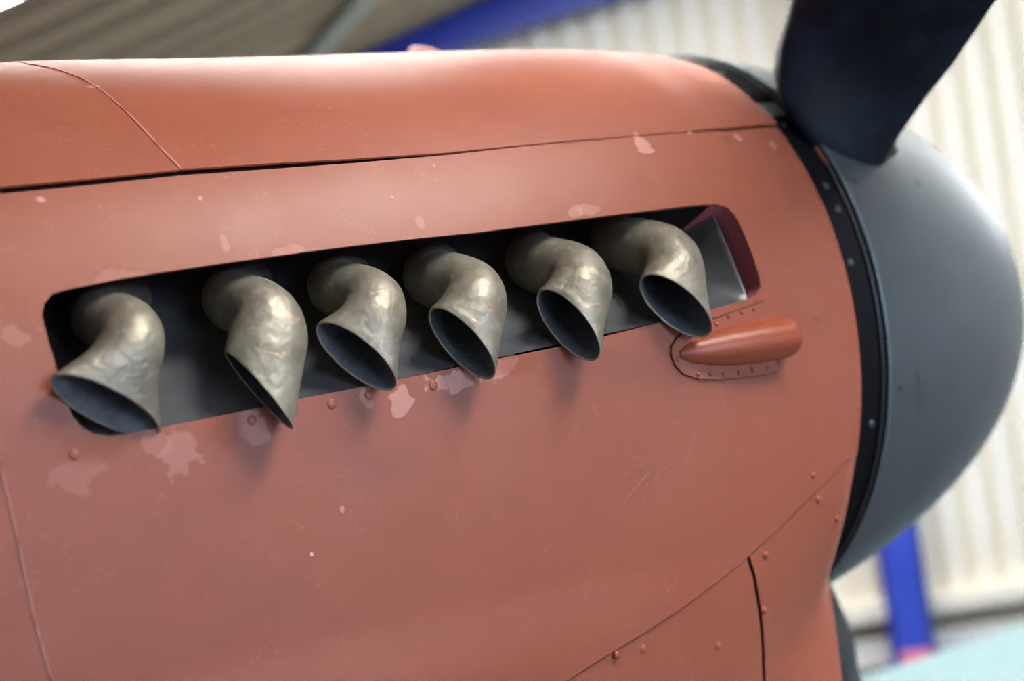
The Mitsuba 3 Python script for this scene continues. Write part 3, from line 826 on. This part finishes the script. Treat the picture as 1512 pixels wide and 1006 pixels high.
def spin_strip(a, b_, wid):
    """A faint raised stroke on the spinner between two (x, angle) points."""
    a, b_ = np.array(a), np.array(b_)
    n = 10
    pts = [a + (b_ - a) * s for s in np.linspace(0, 1, n)]
    d = (b_ - a) * [1, .4]
    d /= np.linalg.norm(d)
    w = np.array([-d[1], d[0] / .4]) * wid / 2
    w[1] = d[0] * wid / 2 / .4
    rings = []
    for p in pts:
        ring = []
        for s, off in ((-1, -.0005), (-.75, .0006), (.75, .0006), (1, -.0005)):
            x, t = p + w * s
            r = sr(x) + off
            ring.append([x, -r * math.sin(t), AXIS_Z + r * math.cos(t)])
        rings.append(np.array(ring))
    return loft(rings, closed=False)


put(SP + '__stamped_mark', trimesh.util.concatenate([spin_strip((.055, 1.765), (.067, 1.895), .0035), spin_strip((.055, 1.763), (.081, 1.772), .003), spin_strip((.060, 1.825), (.078, 1.832), .003)]), 'spinner_paint', 'faint stamped mark')
# blades: (distance from the axis, one edge, other edge) across the chord
EDGE = [(.24, -.055, .030), (.34, -.074, .034), (.385, -.092, .0390), (.41, -.118, .047), (.44, -.131, .0595), (.475, -.131, .0700), (.53, -.140, .0765), (.62, -.150, .080), (.75, -.156, .095), (.95, -.155, .110), (1.2, -.130, .100), (1.4, -.085, .075), (1.5, -.02, .03)]
ER = np.array([e[0] for e in EDGE])
EL, EH = PchipInterpolator(ER, [e[1] for e in EDGE]), PchipInterpolator(ER, [e[2] for e in EDGE])


def blade(phi, xb=0.09, beta=50):
    b = math.radians(beta)
    er, et = np.array([0, -math.sin(phi), math.cos(phi)]), np.array([0, -math.cos(phi), -math.sin(phi)])
    rings = []
    for r in np.concatenate([np.linspace(.24, .6, 22), np.linspace(.65, 1.5, 18)]):
        bb = math.radians(float(np.interp(r, [.385, .43, .49, .6, 1.5], [78, 63, 50, 48, 30])))
        c = math.cos(bb) * et + math.sin(bb) * np.array([1.0, 0, 0])
        nrm_ = np.cross(er, c)
        if nrm_ @ F > 0:
            nrm_ = -nrm_                                          # towards the tail side
        lo, hi = float(EL(r)), float(EH(r))
        th = float(np.interp(r, [.24, .385, .43, .50, .62, 1.5], [.080, .078, .060, .036, .019, .004]))
        ex = float(np.interp(r, [.36, .6], [.55, .8]))
        a = np.linspace(0, 2 * PI, 44, endpoint=False)
        s = 0.5 - 0.5 * np.cos(a)
        y = np.where(a < PI, 0.75, -1.0) * th * np.abs(np.sin(a)) ** ex * (1 - 0.25 * s)
        rings.append(np.array([0.085, 0, AXIS_Z]) + er * r + et * float(np.interp(r, [.385, .47], [.029, 0])) + (lo + (hi - lo) * s)[:, None] * c + y[:, None] * nrm_)
    return loft(rings, cap0=True, cap1=True)


BL = put(A + '__propeller_blade', blade(0.88), 'blade_black', 'wide blue-black propeller blade', smooth=40)
for ph_ in (2.87, 0.88 - 2 * PI / 3):
    put(A + '__propeller_blade', blade(ph_), 'blade_black', smooth=40)
cuff = trimesh.creation.icosphere(3, 1.0)
cuff.vertices = cuff.vertices * [0.016, 0.012, 0.010]
fr_ = frame_at(np.array([.137, -(sr(.137) + .002) * math.sin(.975), AXIS_Z + (sr(.137) + .002) * math.cos(.975)]), np.array([.2, -math.sin(.97), math.cos(.97)]))
cuff.apply_transform(fr_)
put(BL + '__root_cuff', cuff, 'cuff_green', 'dark green cuff at the blade root', smooth=True)
